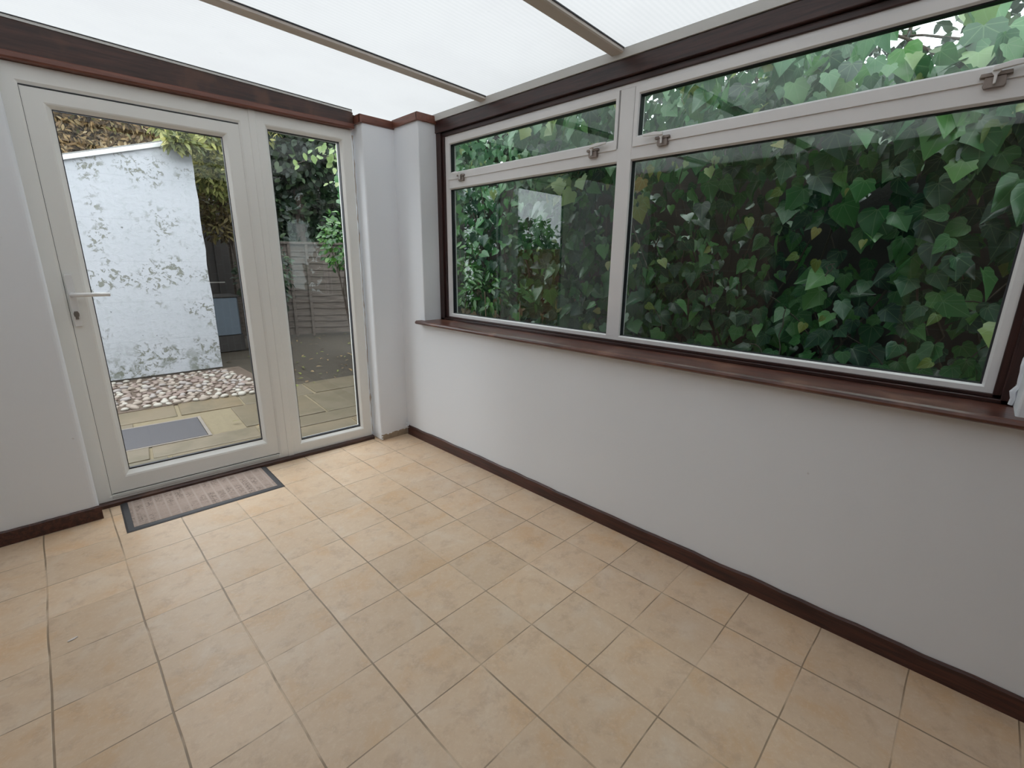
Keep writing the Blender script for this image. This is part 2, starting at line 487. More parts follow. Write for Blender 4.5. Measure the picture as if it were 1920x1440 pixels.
# skirtings ------------------------------------------------------------
def wavy_skirt(name, p0, p1, nrm, h, t, mat, seed, amp=.003, steps=60):
    r = random.Random(seed); bm = bmesh.new()
    p0, p1, nrm = Vector(p0), Vector(p1), Vector(nrm)
    prev = None; ph = 0
    for i in range(steps + 1):
        p = p0.lerp(p1, i / steps)
        ph = ph * .6 + r.uniform(-1, 1) * amp
        hh = h + ph
        ring_ = [bm.verts.new(p + nrm * t), bm.verts.new(p + nrm * t + Vector((0, 0, hh - .006))),
                 bm.verts.new(p + nrm * (t - .005) + Vector((0, 0, hh))), bm.verts.new(p + Vector((0, 0, hh))), bm.verts.new(p)]
        if prev:
            for k in range(5): bm.faces.new((prev[k], prev[(k + 1) % 5], ring_[(k + 1) % 5], ring_[k]))
        else: bm.faces.new(ring_)
        prev = ring_
    bm.faces.new(prev)
    return struct(link_bm(name, bm, mat))
wavy_skirt('baseboard_right', (1.863, BACK_Y, 0), (1.863, 2.975, 0), (-1, 0, 0), .074, .014, M['skirt'], 1)
wavy_skirt('baseboard_back', (HOUSE_X, 3.02, 0), (.036, 3.02, 0), (0, -1, 0), .070, .013, M['skirt'], 2, .0015)
wavy_skirt('baseboard_pier', (1.632, 2.994, 0), (1.856, 2.994, 0), (0, -1, 0), .046, .004, M['plasteredge'], 3, .006, 24)
bm = bmesh.new()
r = random.Random(5)
for i in range(9):                       # crumbling plaster at the foot of the corner
    x = 1.850 + r.uniform(-.012, .008); y = 2.982 - r.uniform(0, .02)
    m4 = Matrix.Translation((x, y, .055 + r.uniform(0, .035))) @ Matrix.Diagonal((r.uniform(.004, .009),) * 3 + (1,))
    bmesh.ops.create_icosphere(bm, subdivisions=1, radius=1, matrix=m4)
for i in range(7):
    m4 = Matrix.Translation((1.630 + r.uniform(-.006, .006), 2.990 - r.uniform(0, .008), .01 + r.uniform(0, .06))) @ Matrix.Diagonal((r.uniform(.003, .007),) * 3 + (1,))
    bmesh.ops.create_icosphere(bm, subdivisions=1, radius=1, matrix=m4)
struct(link_bm('trim_1', bm, M['wall']))

# window board (sill) ----------------------------------------------------
sill_prof = [(1.815, .884), (1.808, .888), (1.806, .896), (1.810, .904), (1.820, .908), (2.03, .908), (2.03, .886), (1.865, .886), (1.86, .880), (1.83, .880)]
bm = bmesh.new()
add_prism(bm, sill_prof, 'y', -.62, 2.752)
struct(link_bm('trim_2', bm, M['sill']))
# timber surround of the window
bm = bmesh.new()
add_box(bm, 1.998, 2.06, -.118, 2.708, .908, .922)
add_box(bm, 2.010, 2.06, -.118, 2.708, .922, .934)
struct(link_bm('trim_3', bm, M['mahogany'], bevel=.002))
bm = bmesh.new()
add_box(bm, 1.998, 2.06, 2.665, 2.712, .908, 2.11)
add_box(bm, 2.010, 2.06, 2.640, 2.665, .922, 2.09)
struct(link_bm('trim_4', bm, M['mahogany_z'], bevel=.002))
bm = bmesh.new()
add_box(bm, 1.998, 2.06, -.125, -.095, .908, 2.11)
add_box(bm, 2.010, 2.06, -.098, -.076, .922, 2.09)
struct(link_bm('trim_5', bm, M['mahogany_z'], bevel=.002))
# head beam
bm = bmesh.new()
add_box(bm, 1.990, 2.08, BACK_Y, 2.712, 2.106, 2.176)
add_box(bm, 2.010, 2.08, -.12, 2.70, 2.080, 2.106)
struct(link_bm('trim_6', bm, M['mahogany'], bevel=.003))
# eaves strip and gutter
struct(prism('trim_7', [(1.984, 2.177), (1.979, 2.214), (2.10, 2.214), (2.10, 2.177)], 'y', BACK_Y, 2.96, M['strip'], bevel=.001))
struct(prism('trim_8', [(2.12, 2.20), (2.12, 2.14), (2.14, 2.12), (2.18, 2.12), (2.21, 2.15), (2.21, 2.20), (2.205, 2.20), (2.203, 2.152), (2.178, 2.126), (2.142, 2.126), (2.126, 2.145), (2.126, 2.20)], 'y', BACK_Y, 3.3, M['gutter']))
# reddish coving bead on the pier
bm = bmesh.new()
add_prism(bm, [(2.992, 2.150), (2.980, 2.158), (2.978, 2.198), (2.992, 2.200)], 'x', 1.612, 1.874)
add_box(bm, 1.612, 1.628, 2.979, 3.10, 2.150, 2.199)
struct(link_bm('trim_9', bm, M['redwood'], bevel=.002))
bm = bmesh.new()
add_box(bm, 1.846, 1.862, 2.700, 2.990, 2.160, 2.206)
add_box(bm, 1.846, 2.000, 2.696, 2.710, 2.160, 2.206)
struct(link_bm('trim_10', bm, M['redwood_y'], bevel=.002))

# ------------------------------------------------------------------ roof
ceiling = struct(empty('ceiling', (0, 0, 0)))
def roof_sheet(y0, y1, parent):
    bm = bmesh.new()
    x0, x1 = HOUSE_X, 2.13
    z0, z1 = ZC(x0), ZC(x1)
    lo = [bm.verts.new(p) for p in ((x0, y0, z0), (x1, y0, z1), (x1, y1, z1), (x0, y1, z0))]
    hi = [bm.verts.new((v.co.x, v.co.y, v.co.z + .016)) for v in lo]
    bm.faces.new(lo[::-1]); f = bm.faces.new(hi); f.material_index = 1
    for i in range(4):
        f = bm.faces.new((lo[i], lo[(i + 1) % 4], hi[(i + 1) % 4], hi[i])); f.material_index = 1
    o = link_bm('roof_sheet', bm, M['poly'], parent, recalc=False)
    o.data.materials.append(M['skin'])
    return o
for a, b in ((BACK_Y - .15, .42), (.42, 1.345), (1.345, 2.255), (2.255, 3.16)):
    roof_sheet(a + .012, b - .012, ceiling)
def glazing_bar(yr, yl, w):
    """yr: centre where it meets the eaves, yl: centre at the house; hangs under the sheets"""
    x0, x1 = HOUSE_X, 1.982
    bm = bmesh.new()
    def sec(x, y):
        z = ZC(x)
        p = [(-w / 2, -.004), (-w / 2, -.016), (-w / 2 + .006, -.020), (w / 2 - .006, -.020), (w / 2, -.016), (w / 2, -.004), (.004, -.004), (.004, .030), (-.004, .030), (-.004, -.004)]
        return [bm.verts.new((x, y + a, z + b)) for a, b in p]
    A, B = sec(x0, yl), sec(x1, yr)
    n = len(A)
    for i in range(n): bm.faces.new((A[i], A[(i + 1) % n], B[(i + 1) % n], B[i]))
    bm.faces.new(A); bm.faces.new(B[::-1])
    o = link_bm('glazing_bar', bm, M['bar'], ceiling)
    for sgn in (-1, 1):
        bm = bmesh.new()
        def sec2(x, y):
            z = ZC(x)
            return [bm.verts.new((x, y + sgn * (w / 2 + a), z + b)) for a, b in ((-.004, -.005), (.004, -.005), (.004, -.0005), (-.004, -.0005))]
        A, B = sec2(x0, yl), sec2(x1 - .002, yr)
        for i in range(4): bm.faces.new((A[i], A[(i + 1) % 4], B[(i + 1) % 4], B[i]))
        bm.faces.new(A); bm.faces.new(B[::-1])
        link_bm('gasket', bm, M['gasket'], o)
    return o
glazing_bar(2.235, 2.345, .058)
glazing_bar(1.340, 1.360, .066)
glazing_bar(.42, .42, .066)

# ------------------------------------------------------------------ door set (slightly askew to the floor grid)
SK = -.0386
door = struct(empty('door_1', (0, 3.152, 0), SK))
FZ0, FZ1 = .024, 2.120
fprof = [(0, 0), (.78, 0), (.86, .004), (1, .010), (1, .07), (0, .07)]
ring('frame', 'y', (.024, 1.020, FZ0, FZ1), (.072, .078, .030, .084), fprof, M['upvc'], door, .0015)
# threshold strips
box('threshold', (.090, .945, -.004, .03, .036, .056), M['strip'], door, .003)
sash = ring('sash', 'y', (.090, .950, .056, 2.037), (.094, .086, .116, .078),
            [(0, .012), (.04, .008), (.72, .008), (.80, .011), (1, .030), (1, .055), (0, .055)], M['upvc'], door, .001)
ring('gasket', 'y', (.180, .868, .168, 1.963), (.0065, .0065, .0095, .0065), [(0, .0285), (1, .0295), (1, .05), (0, .05)], M['gasket'], sash)
box('glass_pane', (.182, .866, .043, .049, .170, 1.961), M['glass_door'], sash)
ring('seal', 'y', (.0865, .9535, .0525, 2.0405), (.0045, .0045, .004, .0045), [(0, .006), (1, .006), (1, .05), (0, .05)], M['gasket'], door)
# handle
handle = empty('handle', (.112, 0, 1.10), 0, sash)
def rel(o): return o
prism('backplate', [(-.013, -.125), (.013, -.125), (.015, -.115), (.015, .115), (.013, .125), (-.013, .125), (-.015, .115), (-.015, -.115)], 'y', -.006, .008, M['whitemetal'], handle, .002)
bm = bmesh.new()
add_tube(bm, [(0, .0, .03), (0, -.045, .03)], [.011, .010], 12)
add_tube(bm, [(-.008, -.048, .03), (.02, -.050, .030), (.09, -.050, .030), (.140, -.047, .029)], [.011, .0105, .0095, .009], 12)
link_bm('lever', bm, M['whitemetal'], handle, smooth=True)
lk = prism('lock_cylinder', [(-.006, -.090), (.006, -.090), (.006, -.068), (.010, -.060), (.006, -.050), (-.006, -.050), (-.010, -.060), (-.006, -.068)], 'y', -.010, .004, M['steel'], handle, .001)
bm = bmesh.new()
add_tube(bm, [(0, -.010, -.060), (0, -.030, -.060)], .0035, 8)
add_prism(bm, [(-.009, -.074), (.009, -.074), (.011, -.060), (.007, -.050), (-.007, -.050), (-.011, -.060)], 'y', -.034, -.031)
link_bm('key', bm, M['steel'], lk)

# sidelight = window_1
side = struct(empty('window_1', (0, 3.152, 0), SK))
ring('frame', 'y', (1.020, 1.606, FZ0, FZ1), (.083, .078, .084, .080), [(0, 0), (.74, 0), (.82, .003), (1, .022), (1, .07), (0, .07)], M['upvc'], side, .001)
ring('gasket', 'y', (1.099, 1.532, .104, 2.044), (.0065, .0065, .0095, .0065), [(0, .0205), (1, .0215), (1, .05), (0, .05)], M['gasket'], side)
box('glass_pane', (1.101, 1.530, .038, .044, .106, 2.042), M['glass_door'], side)
# upright cover strip between door and sidelight
struct(prism('trim_11', [(1.000, 0), (1.004, -.004), (1.036, -.004), (1.040, 0)], 'z', FZ0, FZ1, M['upvc']))
bpy.data.objects['trim_11'].location = (0, 3.152, 0); bpy.data.objects['trim_11'].rotation_euler = (0, 0, SK)
# ragged filler beside the sidelight frame
bm = bmesh.new(); r = random.Random(9)
pts = [(1.612 + r.uniform(-.0015, .0025), -.001, .05 + i * .034) for i in range(61)]
add_tube(bm, pts, [abs(r.gauss(0, .0018)) + .0012 for _ in pts], 6)
o = struct(link_bm('trim_12', bm, M['sealant'])); o.location = (0, 3.152, 0); o.rotation_euler = (0, 0, SK)
# brown sub-sill under the frame
o = struct(prism('trim_13', [(-.030, 0), (-.030, .018), (-.022, .026), (.06, .026), (.06, 0)], 'x', .020, 1.612, M['mahogany_x'], bevel=.001)); o.location = (0, 3.152, 0); o.rotation_euler = (0, 0, SK)
# beam above the door: dark board with reddish bead, tapering with the roof
bm = bmesh.new()
A = [(-.75, 2.15), (1.612, 2.15), (1.612, ZC(1.61) - .014), (-.75, ZC(-.75) - .016)]
add_prism(bm, A, 'y', -.030, .09)
o = struct(link_bm('trim_14', bm, M['mahogany_x'], bevel=.0015)); o.location = (0, 3.152, 0); o.rotation_euler = (0, 0, SK)
bm = bmesh.new()
add_prism(bm, [(-.036, 2.122), (-.040, 2.130), (-.036, 2.150), (-.028, 2.156), (.08, 2.156), (.08, 2.121)], 'x', -.75, 1.612)
o = struct(link_bm('trim_15', bm, M['redwood'], bevel=.001)); o.location = (0, 3.152, 0); o.rotation_euler = (0, 0, SK)
bm = bmesh.new()
A = [(-.75, ZC(-.75) - .016), (1.606, ZC(1.6) - .014), (1.606, ZC(1.6) - .003), (-.75, ZC(-.75) - .004)]
add_prism(bm, A, 'y', -.034, .02)
o = struct(link_bm('trim_16', bm, M['strip'])); o.location = (0, 3.152, 0); o.rotation_euler = (0, 0, SK)
bm = bmesh.new()
A = [(-.75, ZC(-.75) - .004), (1.606, ZC(1.6) - .003), (1.606, ZC(1.6) + .001), (-.75, ZC(-.75) + .001)]
add_prism(bm, A, 'y', -.037, .018)
o = struct(link_bm('trim_17', bm, M['gasket'])); o.location = (0, 3.152, 0); o.rotation_euler = (0, 0, SK)
# hook screwed to the left end of the beam
bm = bmesh.new()
add_tube(bm, [(0, 0, 0), (0, -.010, 0)], .005, 8)
add_tube(bm, [(.0, -.010 - .008 * math.sin(a) * 1, .0 + .012 * math.cos(a) - .012) for a in [i * math.pi / 8 for i in range(11)]], .0022, 6)
hk = link_bm('cup_hook', bm, M['steel'], smooth=True)
hk.location = (.052, 3.118, 2.172)
tag(hk, 'small steel cup hook screwed into the dark beam above the door at the left edge', 'hook')

# ragged plaster where the far reveal meets the window timber
bm = bmesh.new(); r = random.Random(19)
pts = [(1.994 + r.uniform(-.003, .003), -.122 + r.uniform(-.004, .006), .912 + i * .02) for i in range(60)]
add_tube(bm, pts, [abs(r.gauss(0, .004)) + .004 for _ in pts], 6)
struct(link_bm('trim_18', bm, M['wall']))

# ------------------------------------------------------------------ window_2: the big four-light window
win = struct(empty('window_2', (0, 0, 0)))
FX = 2.018
GX = FX + .022
WY0, WY1, WZ0, WZ1 = -.080, 2.640, .930, 2.082
ring('frame', 'x', (WY0, WY1, WZ0, WZ1), (.032, .036, .026, .022), [(0, FX), (.8, FX), (1, FX + .012), (1, FX + .05), (0, FX + .05)], M['alu'], win, .001)
box('mullion', (FX - .001, FX + .05, 1.257, 1.331, WZ0 + .02, WZ1 - .018), M['alu'], win, .002)
for y0, y1 in ((WY0 + .03, 1.2575), (1.3305, WY1 - .034)):
    prism('transom', [(FX, 1.768), (FX + .01, 1.762), (FX + .05, 1.762), (FX + .05, 1.822), (FX, 1.822)], 'y', y0, y1, M['alu'], win, .001)
def lower_light(y0, y1):
    g = box('glass_pane', (GX, GX + .006, y0 - .006, y1 + .006, .950, 1.768), M['glass'], win)
    ring('gasket', 'x', (y0 - .004, y1 + .004, .952, 1.766), (.007, .007, .006, .007), [(0, FX + .011), (1, FX + .014), (1, FX + .04), (0, FX + .04)], M['gasket'], g)
lower_light(-.046, 1.257)
lower_light(1.331, 2.602)
def casement(y0, y1, gy0, gy1):
    c = ring('casement', 'x', (y0, y1, 1.818, 2.064), (gy0 - y0, y1 - gy1, .044, .036), [(0, FX - .006), (.85, FX - .006), (1, FX + .002), (1, FX + .045), (0, FX + .045)], M['alu'], win, .001)
    box('glass_pane', (GX - .004, GX + .002, gy0 - .006, gy1 + .006, 1.856, 2.034), M['glass'], c)
    ring('gasket', 'x', (gy0 - .003, gy1 + .003, 1.859, 2.031), (.007, .007, .003, .007), [(0, FX + .001), (1, FX + .004), (1, FX + .03), (0, FX + .03)], M['gasket'], c)
    return c
cl = casement(1.336, 2.606, 1.354, 2.588)
cr = casement(-.050, 1.252, -.022, 1.230)
def latch(y, side, parent, L=.085):
    """brown keeper plate on the transom with a white cockspur lever; side=+1 points to +y"""
    e = empty('latch', (FX - .006, y, 1.826), 0, parent)
    prism('keeper', [(-.021, -.026), (.021, -.026), (.024, -.020), (.022, .002), (-.022, .002), (-.024, -.020)], 'x', -.010, .006, M['bronze'], e, .001)
    prism('strike_bar', [(-.034, .002), (.034, .002), (.032, .012), (-.032, .012)], 'x', -.014, .002, M['bronze'], e, .001)
    bm = bmesh.new()
    add_prism(bm, [(-.010, .012), (-.003, .002), (-.003, -.018), (.003, -.020), (.004, .002), (.012, .012), (.006, .016), (-.006, .016)], 'x', -.022, -.013)
    add_prism(bm, [(-.008 * side, .012), (L * side, .020), (L * side, .028), (.03 * side, .030), (-.008 * side, .024)], 'x', -.030, -.018)
    link_bm('lever', bm, M['whitemetal'], e, .0015)
latch(2.470, 1, cl, .070); latch(1.462, -1, cl)
latch(1.100, 1, cr); latch(.090, -1, cr, .095)

# ------------------------------------------------------------------ doormat
mat_o = empty('doormat', (.475, 2.937, 0), -.030)
tag(mat_o, 'beige printed doormat with a dark grey rubber border in front of the glazed door', 'doormat')
W2, H2 = .368, .198
ring_bm = bmesh.new()
prof = [(0, 0), (0, .002), (.25, .006), (1, .006), (1, 0)]
def mring(bm, x0, x1, y0, y1, w, prof):
    rings = []
    for k in range(4):
        rr = []
        for t, z in prof:
            x = x0 + t * w if k in (0, 3) else x1 - t * w
            y = y0 + t * w if k in (0, 1) else y1 - t * w
            rr.append(bm.verts.new((x, y, z)))
        rings.append(rr)
    for k in range(4):
        A, B = rings[k], rings[(k + 1) % 4]
        for i in range(len(prof)): bm.faces.new((A[i], A[(i + 1) % len(prof)], B[(i + 1) % len(prof)], B[i]))
mring(ring_bm, -W2, W2, -H2, H2, .032, prof)
link_bm('rubber_border', ring_bm, M['rubber'], mat_o)
box('pile_insert', (-W2 + .031, W2 - .031, -H2 + .031, H2 - .031, .001, .0075), M['matpile'], mat_o, .002)

# scraps on the floor
bm = bmesh.new()
add_prism(bm, [(-.014, -.003), (.004, -.005), (.015, -.002), (.014, .003), (.001, .004), (-.013, .003)], 'z', 0, .004)
o = link_bm('plaster_scrap', bm, m_plain('pale scrap', (.72, .66, .62), .8), None, .001)
o.location = (-.128, 2.048, 0.0); o.rotation_euler = (0, 0, .25)
tag(o, 'small pale flake of plaster lying on the floor tiles at the left', 'plaster flake')

# ================================================================== OUTSIDE
GZ = -.055
# ground
struct(box('garden_soil', (-6, 9, 3.27, 20, GZ - .2, GZ - .012), M['soil']))
struct(box('side_passage_soil', (2.1, 9, -3, 3.27, GZ - .2, GZ - .012), M['soil']))

# paving slabs, one patterned surface
PA = -.10
slabs = []
def slab(x0, x1, y0, y1): slabs.append((x0, x1, y0, y1))
rows = [(3.30, 3.60, [-.6, .08, .92, 1.75, 2.6]), (3.60, 3.93, [-.4, .40, 1.22, 1.72, 2.55]),
        (3.93, 4.22, [-.5, .30, 1.02, 1.90, 2.9]), (4.22, 4.92, [-.9, .30, .93, 1.62, 2.42, 3.0]),
        (4.92, 5.42, [-.7, .54, 1.06, 1.72, 2.35, 3.1])]
slab_bm = bmesh.new()
for y0, y1, xs in rows:
    for a, b in zip(xs, xs[1:]):
        if y0 == 4.22 and a == .30: continue
        if y0 == 4.22 and b == .30: b = .22
        g = .012
        j = lambda: random.uniform(-.007, .007)
        sk = lambda x, y: (x + (y - 3.3) * .10, y - (x) * .06)
        zz = GZ + random.uniform(-.004, .003)
        P = [sk(a + g + j(), y0 + g + j()), sk(b - g + j(), y0 + g + j()), sk(b - g + j(), y1 - g + j()), sk(a + g + j(), y1 - g + j())]
        add_prism(slab_bm, P, 'z', zz - .03, zz)
struct(link_bm('patio_paving', slab_bm, M['stone'], bevel=.006))
bm = bmesh.new(); add_box(bm, -1.2, 3.3, 3.27, 5.30, GZ - .03, GZ - .009)
struct(link_bm('paving_mortar', bm, M['mortar']))

# metal inspection cover set in the paving
cov = empty('inspection_cover', (.535, 4.475, GZ), -.07)
tag(cov, 'grey rectangular inspection cover set flush in the yellow paving outside the door', 'drain cover')
bm = bmesh.new(); add_box(bm, -.30, .245, -.285, .265, -.008, .004)
link_bm('cover_plate', bm, M['slate'], cov, .004)
bm = bmesh.new(); mring(bm, -.325, .27, -.31, .29, .022, [(0, -.01), (0, .002), (1, .002), (1, -.01)])
link_bm('cover_rim', bm, m_plain('rusty rim', (.16, .14, .12), .7, .3, 30), cov)

# pebbles: a bed beside the white wall, every one its own
peb_mats = []
for i, c in enumerate([(.46, .38, .31), (.56, .48, .40), (.36, .27, .23), (.66, .62, .54), (.42, .33, .28), (.5, .45, .42)]):
    peb_mats.append(m_plain('pebble stone %s' % 'abcdef'[i], tuple(k * .48 for k in c), .6, .15, 20))
peb_meshes = []
for i in range(6):
    bm = bmesh.new()
    bmesh.ops.create_icosphere(bm, subdivisions=2, radius=1)
    r = random.Random(i)
    a, b, c_ = r.uniform(.85, 1.25), r.uniform(.65, .9), r.uniform(.45, .62)
    for v in bm.verts:
        k = 1 + .10 * math.sin(v.co.x * 3 + i) + .08 * math.cos(v.co.y * 4 - i)
        v.co = Vector((v.co.x * a * k, v.co.y * b * k, v.co.z * c_))
    me = bpy.data.meshes.new('pebble'); bm.to_mesh(me); bm.free(); me.shade_smooth(); me.materials.append(peb_mats[i])
    peb_meshes.append(me)
placed = []
r = random.Random(21)
def add_pebble(x, y, s, z=None, mi=None):
    o = bpy.data.objects.new('pebble', peb_meshes[r.randrange(6) if mi is None else mi])
    col.objects.link(o)
    o.scale = (s, s, s)
    o.location = (x, y, (GZ + s * .35) if z is None else z)
    o.rotation_euler = (r.uniform(-.25, .25), r.uniform(-.25, .25), r.uniform(0, 6.3))
    tag(o, 'rounded beige pebble in the bed below the white shed wall', 'pebble', 'pebbles in the bed below the white shed wall')
# front kerb row of bigger pale pebbles, then the bed
x = .22
while x < 1.72:
    s = r.uniform(.030, .044)
    add_pebble(x, 5.40 - (x - .3) * .16 + r.uniform(-.012, .012), s, mi=r.choice((1, 3, 3, 0)))
    placed.append((x, 5.40 - (x - .3) * .16, s)); x += s * 2.05
tries = 0; n = len(placed)
while n < 296 and tries < 40000:
    tries += 1
    x, y = r.uniform(.22, 1.66), r.uniform(5.28, 6.64)
    if y < 5.43 - (x - .3) * .16: continue
    if x > 1.46 + (6.64 - y) * .16: continue
    if x < .22 + (y - 5.3) * .09: continue
    s = r.choice((.026, .03, .035, .040))
    if any((x - a) ** 2 + ((y - b) * 1.0) ** 2 < ((s + c_) * .93) ** 2 for a, b, c_ in placed): continue
    placed.append((x, y, s)); add_pebble(x, y, s); n += 1
struct(box('pebble_bedding', (-.6, 1.68, 5.30, 6.72, GZ - .06, GZ + .004), m_plain('gritty pebble bedding', (.085, .062, .046), .95, .5, 60, bump=.8, bscale=90)))

# white rendered shed ------------------------------------------------------
shed = empty('garden_shed', (0, 6.70, GZ))
tag(shed, 'small white rendered outbuilding with flaking paint and a sloping white verge beyond the pebbles', 'shed')
def shed_wall():
    bm = bmesh.new()
    top = lambda x: 2.595 + .055 - (1.32 - x) * .315 if x < 1.32 else 2.65
    P = [(-1.15, .03), (1.495, .03)]
    r = random.Random(3)
    # ragged right-hand arris
    for i in range(1, 14): P.append((1.497 + r.uniform(-.008, .008), 0.03 + 2.52 * i / 14))
    P += [(1.497, 2.575), (1.28, 2.575), (-1.15, 1.828)]
    add_prism(bm, P, 'y', 0, .22)
    return link_bm('front_wall', bm, M['shed'], shed)
shed_wall()
bm = bmesh.new(); add_prism(bm, [(-1.25, 1.785), (1.31, 2.571), (1.31, 2.615), (-1.25, 1.829)], 'y', -.03, .10)
link_bm('verge_board', bm, M['verge'], shed, .004)
bm = bmesh.new(); add_prism(bm, [(-1.3, 1.815), (1.33, 2.622), (1.33, 2.642), (-1.3, 1.835)], 'y', .02, 2.2)
link_bm('roof', bm, M['felt'], shed)
box('side_wall', (1.30, 1.49, .22, 2.2, 0, 2.56), M['shed'], shed)
box('plinth', (-1.15, 1.47, .01, .2, 0, .04), m_plain('dirty footing', (.08, .07, .06), .9, .4), shed)

# dark outbuilding / boards with a blue-grey panelled box
ds = empty('timber_store', (0, 8.6, GZ))
tag(ds, 'dark timber store in deep shade behind the white outbuilding', 'store shed')
box('front_boards', (1.52, 2.24, 0, .06, 0, 2.2), M['darkboard'], ds)
for i in range(3):
    box('batten', (1.60 + i * .22, 1.625 + i * .22, -.012, 0, 0, 2.2), M['darkboard'], ds)
box('roof', (1.5, 2.28, -.1, 1.4, 2.2, 2.26), M['felt'], ds)
cb = empty('storage_box', (1.86, 7.95, GZ))
tag(cb, 'blue-grey panelled storage box on a dark base beside the white outbuilding', 'storage box')
box('base', (-.30, .26, -.02, .45, 0, .24), M['darkboard'], cb, .005)
box('front_panel', (-.28, .22, -.03, 0, .25, .80), M['panel'], cb, .006)
box('body', (-.28, .24, 0, .43, .24, .81), m_plain('dark box sides', (.05, .055, .06), .6), cb, .005)
box('lid', (-.30, .26, -.045, .45, .81, .835), M['darkboard'], cb, .004)
box('rail', (-.27, .10, -.02, -.005, 1.02, 1.035), M['steel'], cb)

# waney back fence
bf = empty('fence_panel', (2.35, 9.05, GZ), -.42)
tag(bf, 'weathered grey-brown waney lap fence panel at the far end of the patio', 'fence')
bm = bmesh.new(); r = random.Random(12)
for i in range(14):
    z0 = .06 + i * .112; n = 22
    up_ = []; lo = []
    ph = 0
    for k in range(n + 1):
        ph = ph * .7 + r.uniform(-.010, .010)
        lo.append((3.6 * k / n, z0 + ph)); up_.append((3.6 * k / n, z0 + .145))
    for k in range(n):
        a, b = lo[k], lo[k + 1]; c_, d = up_[k + 1], up_[k]
        v = [bm.verts.new((p[0], yy, p[1])) for p, yy in ((a, -.022), (b, -.022), (c_, -.004), (d, -.004))]
        w = [bm.verts.new((p.co.x, p.co.y + .008, p.co.z)) for p in v]
        bm.faces.new(v); bm.faces.new(w[::-1])
        for q in range(4): bm.faces.new((v[q], v[(q + 1) % 4], w[(q + 1) % 4], w[q]))
link_bm('boards', bm, M['fence'], bf)
for xx in (.05, .9, 1.18, 2.2, 3.3):
    box('batten', (xx, xx + .045, -.050, -.022, .02, 1.64), M['fence'], bf, .004)
box('top_rail', (0, 3.6, -.055, .02, 1.62, 1.66), M['fence'], bf, .004)

# side boundary fence carrying the ivy
sf = empty('boundary_fence', (3.32, -2.6, GZ))
tag(sf, 'dark boundary fence almost hidden by ivy outside the large window', 'fence')
bm = bmesh.new()
for i in range(62): add_box(bm, random.uniform(-.004, .004), .02, i * .148, i * .148 + .150, 0, 2.12)
link_bm('boards', bm, M['darkboard'], sf)
for i in range(5): box('post', (-.07, .0, i * 2.2 + .2, i * 2.2 + .29, 0, 2.16), M['darkboard'], sf)

# left boundary fence, seen mirrored in the window
lf = empty('boundary_fence', (-4.6, 3.4, GZ), 0)
tag(lf, 'orange brown boarded fence mirrored in the left window pane', 'fence')
bm = bmesh.new()
for i in range(52): add_box(bm, 0, .02, i * .13, i * .13 + .124, 0, 1.62)
link_bm('boards', bm, M['fence_b'], lf)
box('top_rail', (-.02, .05, 0, 6.8, 1.62, 1.66), M['fence_b'], lf)

# ------------------------------------------------------------------ foliage machinery
def leaf_template(kind):
    """verts (x,y,z), faces, uv ; y from stalk to tip, unit length"""
    if kind == 'ivy':
        half = [(0.0, .0), (.10, -.10), (.30, -.13), (.46, .02), (.40, .17), (.56, .36), (.36, .47), (.20, .70), (0.0, 1.0)]
    elif kind == 'ivysoft':
        half = [(0.0, .0), (.16, -.10), (.36, -.04), (.43, .16), (.40, .36), (.30, .56), (.16, .78), (0.0, 1.0)]
    elif kind == 'lance':
        half = [(0.0, .0), (.10, .12), (.17, .35), (.17, .55), (.10, .80), (0.0, 1.0)]
    else:
        half = [(0.0, .0), (.20, .15), (.30, .42), (.22, .72), (0.0, 1.0)]
    V = []; F = []
    mid = [(0.0, y, 0.0) for y in (0.0, .25, .55, 1.0)] if kind.startswith('ivy') else [(0.0, 0.0, 0.0), (0.0, .5, 0.0), (0.0, 1.0, 0.0)]
    def z(x, y): return -.28 * abs(x) ** 1.3 - .22 * y * y + .05 * math.sin(6 * y + 3 * x)
    V += [(x, y, z(x, y)) for x, y, _ in mid]
    nm = len(mid)
    for sgn in (1, -1):
        idx = [0]
        for (x, y) in half[1:-1]:
            V.append((sgn * x, y, z(x, y))); idx.append(len(V) - 1)
        idx.append(nm - 1)
        ys = [p[1] for p in mid]
        # strip triangulation between the outline and the midrib
        m = 0; tri = []
        for k in range(len(idx) - 1):
            ynext = V[idx[k + 1]][1]
            while m < nm - 2 and (ys[m] + ys[m + 1]) / 2 < V[idx[k]][1] - .05:
                tri.append((idx[k], m, m + 1)); m += 1
            if idx[k + 1] != m and idx[k] != m: tri.append((idx[k], m, idx[k + 1]))
            elif idx[k] == 0 and m == 0: pass
        while m < nm - 1:
            if idx[-2] != m: tri.append((idx[-2], m, m + 1))
            m += 1
        # first wedge touching the stalk
        tri.append((0, idx[1], 1)) if False else None
        for t in tri:
            if len(set(t)) == 3: F.append(t if sgn > 0 else t[::-1])
    return np.array(V, float), F

